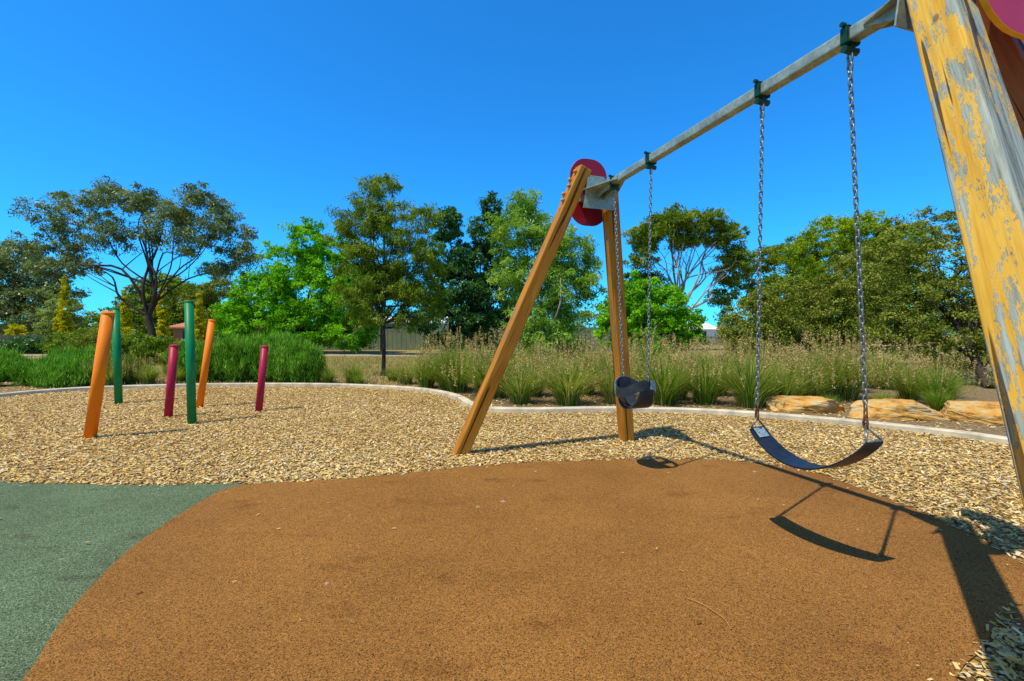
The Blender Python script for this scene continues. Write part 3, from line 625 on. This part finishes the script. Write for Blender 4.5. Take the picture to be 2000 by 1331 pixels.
def blades(n,h,spread,w,dry=.25):
    a=rng.uniform(0,2*np.pi,n); H=h*rng.uniform(.5,1.1,n); R=spread*rng.uniform(.1,1.1,n)**.8
    b=np.stack([np.cos(a),np.sin(a),np.zeros(n)],1); base=b*(rng.uniform(0,.18,n)*(h))[:,None]
    base[:,2]=0; s=np.stack([-np.sin(a),np.cos(a),np.zeros(n)],1); tw=rng.normal(0,.5,n)[:,None]; s=s+b*tw; s/=np.linalg.norm(s,axis=1)[:,None]
    rows=[]
    for t in [0,.35,.7,1]:
        out=R*(t**1.7); z=H*(t-.3*(R/spread)*t**2.4)
        c=base+b*out[:,None]; c[:,2]=z; ww=w*(1-t*.93)
        rows.append((c-s*ww/2,c+s*ww/2))
    v=np.stack([x for r in rows for x in r],1)
    q=[np.array([2*k,2*k+1,2*k+3,2*k+2]) for k in range(3)]
    f=(np.arange(n)[:,None,None]*8+np.array(q)[None]).reshape(-1,4)
    tone=np.where(rng.uniform(0,1,n)<dry,rng.uniform(.8,1.6,n),rng.uniform(0,.75,n))
    return v.reshape(-1,3),f,np.repeat(tone,8),rows[-1][0]
variants=[]
for k in range(6):
    v,f,t,_=blades(900,1.08,.74,.014,dry=.08+.05*k)
    ml=np_mesh('grass_clump',v,f,F_grass,t)
    ns=40+6*k
    v2,f2,t2,tips=blades(ns,1.46,.68,.007,dry=1)
    idx=np.repeat(np.arange(ns),26); n=len(idx); c=tips[idx]+unit(n)*.038*rng.uniform(0,1,n)[:,None]+np.array([0,0,-.13])*rng.uniform(0,1.8,n)[:,None]
    d=unit(n)+np.array([0,0,.6]); d/=np.linalg.norm(d,axis=1)[:,None]
    s=np.cross(d,unit(n)); s/=np.linalg.norm(s,axis=1)[:,None]; L=.044
    v3=np.stack([c-d*L/2,c+s*.007,c+d*L/2,c-s*.007],1).reshape(-1,3); f3=np.arange(4*n).reshape(-1,4)+len(v2)
    ms=np_mesh('seed_head',np.concatenate([v2,v3]),np.concatenate([f2,f3]),F_seed,np.concatenate([t2*.6,np.repeat(rng.uniform(.1,1,n),4)]))
    variants.append((ml,ms))
def clump(x,y,s,k,seed=True,h=1):
    ml,ms=variants[k%6]; o=link(bpy.data.objects.new('grass_clump',ml)); o.location=(x,y,0); o.scale=(s,s,s*h); o.rotation_euler=(0,0,random.uniform(0,6.28))
    meta(o,label='tall green and straw tussock grass clump in garden bed' if seed else 'small green tussock grass clump in garden bed',cat='grass clump',group='tussock grass clumps behind the kerb')
    if seed:
        c=link(bpy.data.objects.new('seed_head',ms)); c.parent=o
cl=[(-2.1,11.2,.85),(-1.25,10.4,1.0),(-.5,9.5,1.0),(.15,8.65,.85),(1.05,8.5,.98),(1.95,8.7,.82),(2.85,8.5,.95),(3.65,8.6,.85),(4.3,8.2,1.0),(5.1,8.5,.82),(5.8,8.9,.95),(6.7,9.1,.85),(7.9,8.4,.8)]
i=0
for x,y,s in cl: clump(x,y,s,i,True,random.uniform(.85,1.05)); i+=1
for row,(y0,sc) in enumerate(((9.8,.98),(11.1,1.03),(12.4,1.05))):
    for x in np.arange(-.5 if row==0 else -1.8,9.4,.95):
        clump(x+random.uniform(-.35,.35),y0+random.uniform(-.5,.5)-(.05*x if x>3 else 0),sc*random.uniform(.72,1.12),i); i+=1
for x,y,s in ((-4.9,12.1,.5),(-4.2,12.0,.6),(-3.3,12.6,.5),(-9.0,12.2,.55),(-10.3,11.7,.6),(-2.8,12.0,.6),(7.3,7.8,.4),(-3.9,11.6,.35),(8.9,7.8,.8),(-9.6,12.0,.6),(-2.0,12.6,.9),(6.45,7.9,.35),(5.5,7.9,.3)): clump(x,y,s,i,s>.55); i+=1
n=34000; X=rng.uniform(-12,2,n); Y=rng.uniform(11.8,27,n); a=rng.uniform(0,6.28,n); h=rng.uniform(.03,.12,n); 
dz=np.stack([rng.normal(0,.035,n),rng.normal(0,.035,n),h],1); sd=np.stack([np.cos(a),np.sin(a),np.zeros(n)],1)*.012
b=np.stack([X,Y,np.zeros(n)],1); v=np.stack([b-sd,b+sd,b+dz+sd*.2,b+dz-sd*.2],1).reshape(-1,3)
o=link(bpy.data.objects.new('lawn_grass',np_mesh('lawn_grass',v,np.arange(4*n).reshape(-1,4),F_dry,np.repeat(rng.uniform(0,1,n),4)))); o["kind"]='stuff'
n=30000; X=rng.uniform(-14,9,n); Y=rng.uniform(6,14,n); ok=~inpoly(X,Y,bed)&(edge_d(X,Y,K[::4])>.25)&(edge_d(X,Y,K[::4])<4); X=X[ok];Y=Y[ok]
chips('leaf_litter',X,Y,.02,.06,.008,M_chip)["kind"]='stuff'

el=[]
for x in np.arange(-95,12,2.8):
    y=62+random.uniform(-4,6); hh=random.uniform(3.8,6.2) if not -17<x<-9 else 3.2; el.append((x,y,hh*.5,2.6,2,hh*.5))
cm,_=crown('woodland',el,1200,40,.95,.42,.2,.1,F_gum2,.7)
o=link(bpy.data.objects.new('woodland',cm)); o["kind"]='stuff'
el=[]
for x in np.arange(16,95,3.0):
    if 24.5<x<32.5: continue
    y=66+random.uniform(-4,6); hh=random.uniform(2.2,3.4) if x<36 else random.uniform(4,8); el.append((x,y,hh*.5,2.2,2,hh*.5))
cm,_=crown('woodland',el,700,40,.75,.42,.2,.1,F_gum2,.7)
o=link(bpy.data.objects.new('woodland',cm)); o["kind"]='stuff'

def rock(loc,sx,sy,sz,rot,seed):
    from mathutils import noise as mn
    bm=bmesh.new(); bmesh.ops.create_cube(bm,size=2); bmesh.ops.subdivide_edges(bm,edges=bm.edges[:],cuts=15,use_grid_fill=True)
    rr=random.Random(seed); planes=[]
    for _ in range(9):
        a=rr.uniform(0,6.28); z=rr.uniform(-.1,.55); nv=Vector((math.cos(a),math.sin(a),z)).normalized(); planes.append((nv,rr.uniform(.84,1.03)))
    for v in bm.verts:
        c=v.co.copy(); s=c.normalized(); c=c*.88+s*.15
        for nv,d in planes:
            q=c.dot(nv)-d
            if q>0: c-=nv*q
        o=Vector((seed*7.3,seed*3.1,0)); c*=1+.09*mn.noise(c*1.4+o)+.05*mn.noise(c*4+o)+.03*mn.noise(c*9+o)
        v.co=Vector((c.x*sx,c.y*sy,c.z*sz))
    o=bm_obj('sandstone_rock',bm,M_rock,Matrix.Translation(loc)@Matrix.Rotation(rot,4,'Z'),False)
    meta(o,label='angular orange sandstone slab edging the garden bed',cat='rock',group='sandstone boulders'); return o
rock((5.02,7.78,.09),.56,.30,.145,-.3,1); rock((6.02,7.2,.10),.66,.32,.165,-.12,2); rock((7.12,6.80,.11),.52,.30,.18,-.25,5); rock((8.35,7.0,.1),.5,.3,.17,.2,8)

# ---------------------------------------------------------------- buildings and fences
M_brick=simple('brown_brick',(.30,.15,.09),.85,0,.25,12,.3)
M_tile=simple('terracotta_tile',(.42,.17,.08),.8,0,.25,6,.3)
M_cream=simple('cream_sheet_wall',(.50,.52,.42),.6,0,.06,2,0)
M_white=simple('white_paint',(.78,.78,.74),.6,0,.05,2,0)
M_glass=simple('dark_window_glass',(.03,.04,.05),.15,0,.1,2,0)
M_gfence=simple('green_grey_fence_sheet',(.15,.18,.10),.7,0,.2,1.5,0)
M_dfence=simple('weathered_paling',(.10,.095,.07),.85,0,.35,6,.2)
def house(name,x0,x1,y0,y1,eave,ridge,wm,rm,label,hip=1.5,over=.4):
    e=empty(name,((x0+x1)/2,(y0+y1)/2,0),label=label,cat='building')
    o=obox('wall',((x0+x1)/2,(y0+y1)/2,0),((x0+x1)/2,(y0+y1)/2,eave),x1-x0,y1-y0,(1,0,0),wm,0); parent_world(o,e)
    a,b,c,d=x0-over,x1+over,y0-over,y1+over; ym=(y0+y1)/2
    V=[(a,c,eave+.02),(b,c,eave+.02),(b,d,eave+.02),(a,d,eave+.02),(a+hip,ym,ridge),(b-hip,ym,ridge),(a,c,eave-.13),(b,c,eave-.13),(b,d,eave-.13),(a,d,eave-.13)]
    F=[(0,1,5,4),(1,2,5),(2,3,4,5),(3,0,4),(6,7,1,0),(7,8,2,1),(8,9,3,2),(9,6,0,3),(9,8,7,6)]
    o=py_obj('roof',V,F,rm); parent_world(o,e)
    nw=max(1,int((x1-x0)/3))
    for k in range(nw):
        xc=x0+(k+.5)*(x1-x0)/nw
        o=obox('window',(xc,y0-.03,eave*.4),(xc,y0-.03,eave*.82),1.3,.06,(1,0,0),M_glass,0); parent_world(o,e)
        o2=obox('window_frame',(xc,y0-.035,eave*.36),(xc,y0-.035,eave*.4),1.5,.12,(1,0,0),M_white,0); parent_world(o2,e)
    return e
house('brick_house',-33.5,-27.0,45,51,2.1,3.1,M_brick,M_tile,'low brown brick house with terracotta tiled roof')
house('brick_house',-18.0,-14.6,41,46,2.0,2.8,M_brick,M_tile,'low brown brick house with tiled roof behind fence')
house('garden_shed',-12.6,-6.2,41.2,45,2.5,3.05,M_cream,M_white,'cream metal shed with white low-pitch roof',hip=.1,over=.25)
house('white_building',31,36,80,86,2.4,3.6,M_white,M_white,'distant white low building with pale roof',hip=1)
house('white_building',36.5,40.5,84,90,2.2,3.0,M_cream,M_tile,'distant cream building with tiled roof',hip=1)
def fence(x0,x1,y,h,mat,label,pal=.2,gap=.0):
    e=empty('fence',((x0+x1)/2,y,0),label=label,cat='fence')
    n=int((x1-x0)/pal); V=[];F=[]
    for i in range(n):
        a=x0+i*pal; b=a+pal-gap; off=.02 if i%2 else 0; hh=h+random.uniform(-.01,.01); k=len(V)
        for xx,yy in ((a,y-off),(b,y-off),(b,y-off+.02),(a,y-off+.02)):
            V.append((xx,yy,.03)); V.append((xx,yy,hh))
        for j in range(4):
            p=k+2*j; q=k+2*((j+1)%4); F.append((p,q,q+1,p+1))
        F.append((k+1,k+3,k+5,k+7))
    o=py_obj('paling',V,F,mat); parent_world(o,e)
    for z in (h*.2,h*.8):
        o=obox('rail',(x0,y+.05,z),(x1,y+.05,z),.05,.07,(0,1,0),mat,0); parent_world(o,e)
    for i in range(int((x1-x0)/2.4)+1):
        xx=x0+min(x1-x0,i*2.4); o=obox('fence_post',(xx,y+.11,0),(xx,y+.11,h+.04),.09,.09,(1,0,0),mat,0); parent_world(o,e)
fence(-46,-28,33.5,1.3,M_dfence,'low weathered grey paling fence along the path',.13,.04)
fence(-20,-5.6,39.5,1.85,M_gfence,'grey-green corrugated sheet fence behind the lawn',.2)
fence(-5.4,14,36,1.9,M_gfence,'grey-green corrugated sheet fence behind the trees',.2)
fence(14.5,34,58,1.2,M_dfence,'low distant paling fence',.16,.04)
e=empty('street_lamp',(23.3,60,0),label='slim pale street lamp pole near distant buildings',cat='street lamp')
o=tube('pole',[([(23.3,60,0),(23.3,60,4.6)],[.07,.05])],M_galv,8); parent_world(o,e)
o=tube('lamp_head',[([(23.1,60,4.6),(23.3,60,4.66),(23.9,60,4.7)],[.05,.09,.06])],M_galv,8); parent_world(o,e)
P=catmull([(.84,2.20,.025),(.90,2.14,.027),(.95,2.04,.026),(.95,1.96,.025)],5)
meta(tube('fallen_twig',[(P,[.0022]*len(P))],M_plug,5),label='thin dry curved twig lying on brown rubber',cat='twig')

# ---------------------------------------------------------------- light, sky, camera
sd=Vector((-.385,-.34,1)).normalized(); el_=math.asin(sd.z); az=math.atan2(sd.x,sd.y)
sun=bpy.data.lights.new('sun','SUN'); sun.energy=5.0; sun.angle=math.radians(.5); sun.color=(1,.95,.83)
so=link(bpy.data.objects.new('sun',sun)); so.rotation_euler=(-sd).to_track_quat('-Z','Y').to_euler()
w=bpy.data.worlds.new('World'); S.world=w; w.use_nodes=True; nt=w.node_tree; nt.nodes.clear()
sk=nt.nodes.new('ShaderNodeTexSky'); sk.sky_type='NISHITA'; sk.sun_disc=False; sk.sun_elevation=el_; sk.sun_rotation=az; sk.ozone_density=2.0; sk.air_density=1.0; sk.dust_density=.3
# sky deepens to azure away from the sun, stays whitish round the sun
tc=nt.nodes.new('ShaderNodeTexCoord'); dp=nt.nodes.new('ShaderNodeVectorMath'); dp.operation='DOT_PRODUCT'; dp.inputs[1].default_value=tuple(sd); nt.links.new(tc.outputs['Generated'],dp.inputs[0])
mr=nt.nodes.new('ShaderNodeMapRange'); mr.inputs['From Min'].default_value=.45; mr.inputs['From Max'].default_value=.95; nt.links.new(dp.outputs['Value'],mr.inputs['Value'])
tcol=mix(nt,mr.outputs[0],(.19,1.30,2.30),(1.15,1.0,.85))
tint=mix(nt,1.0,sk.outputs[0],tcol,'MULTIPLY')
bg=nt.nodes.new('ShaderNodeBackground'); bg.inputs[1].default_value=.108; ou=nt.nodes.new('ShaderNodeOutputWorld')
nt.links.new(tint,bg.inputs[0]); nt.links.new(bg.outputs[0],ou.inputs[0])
cam=bpy.data.cameras.new('camera'); cam.lens=16; cam.sensor_width=36; cam.clip_end=5000; cam.clip_start=.05
co=link(bpy.data.objects.new('camera',cam)); co.location=(0,0,1.3); co.rotation_euler=(math.radians(90-.68),0,0); S.camera=co
S.view_settings.view_transform='Standard'; S.view_settings.look='None'; S.view_settings.exposure=0
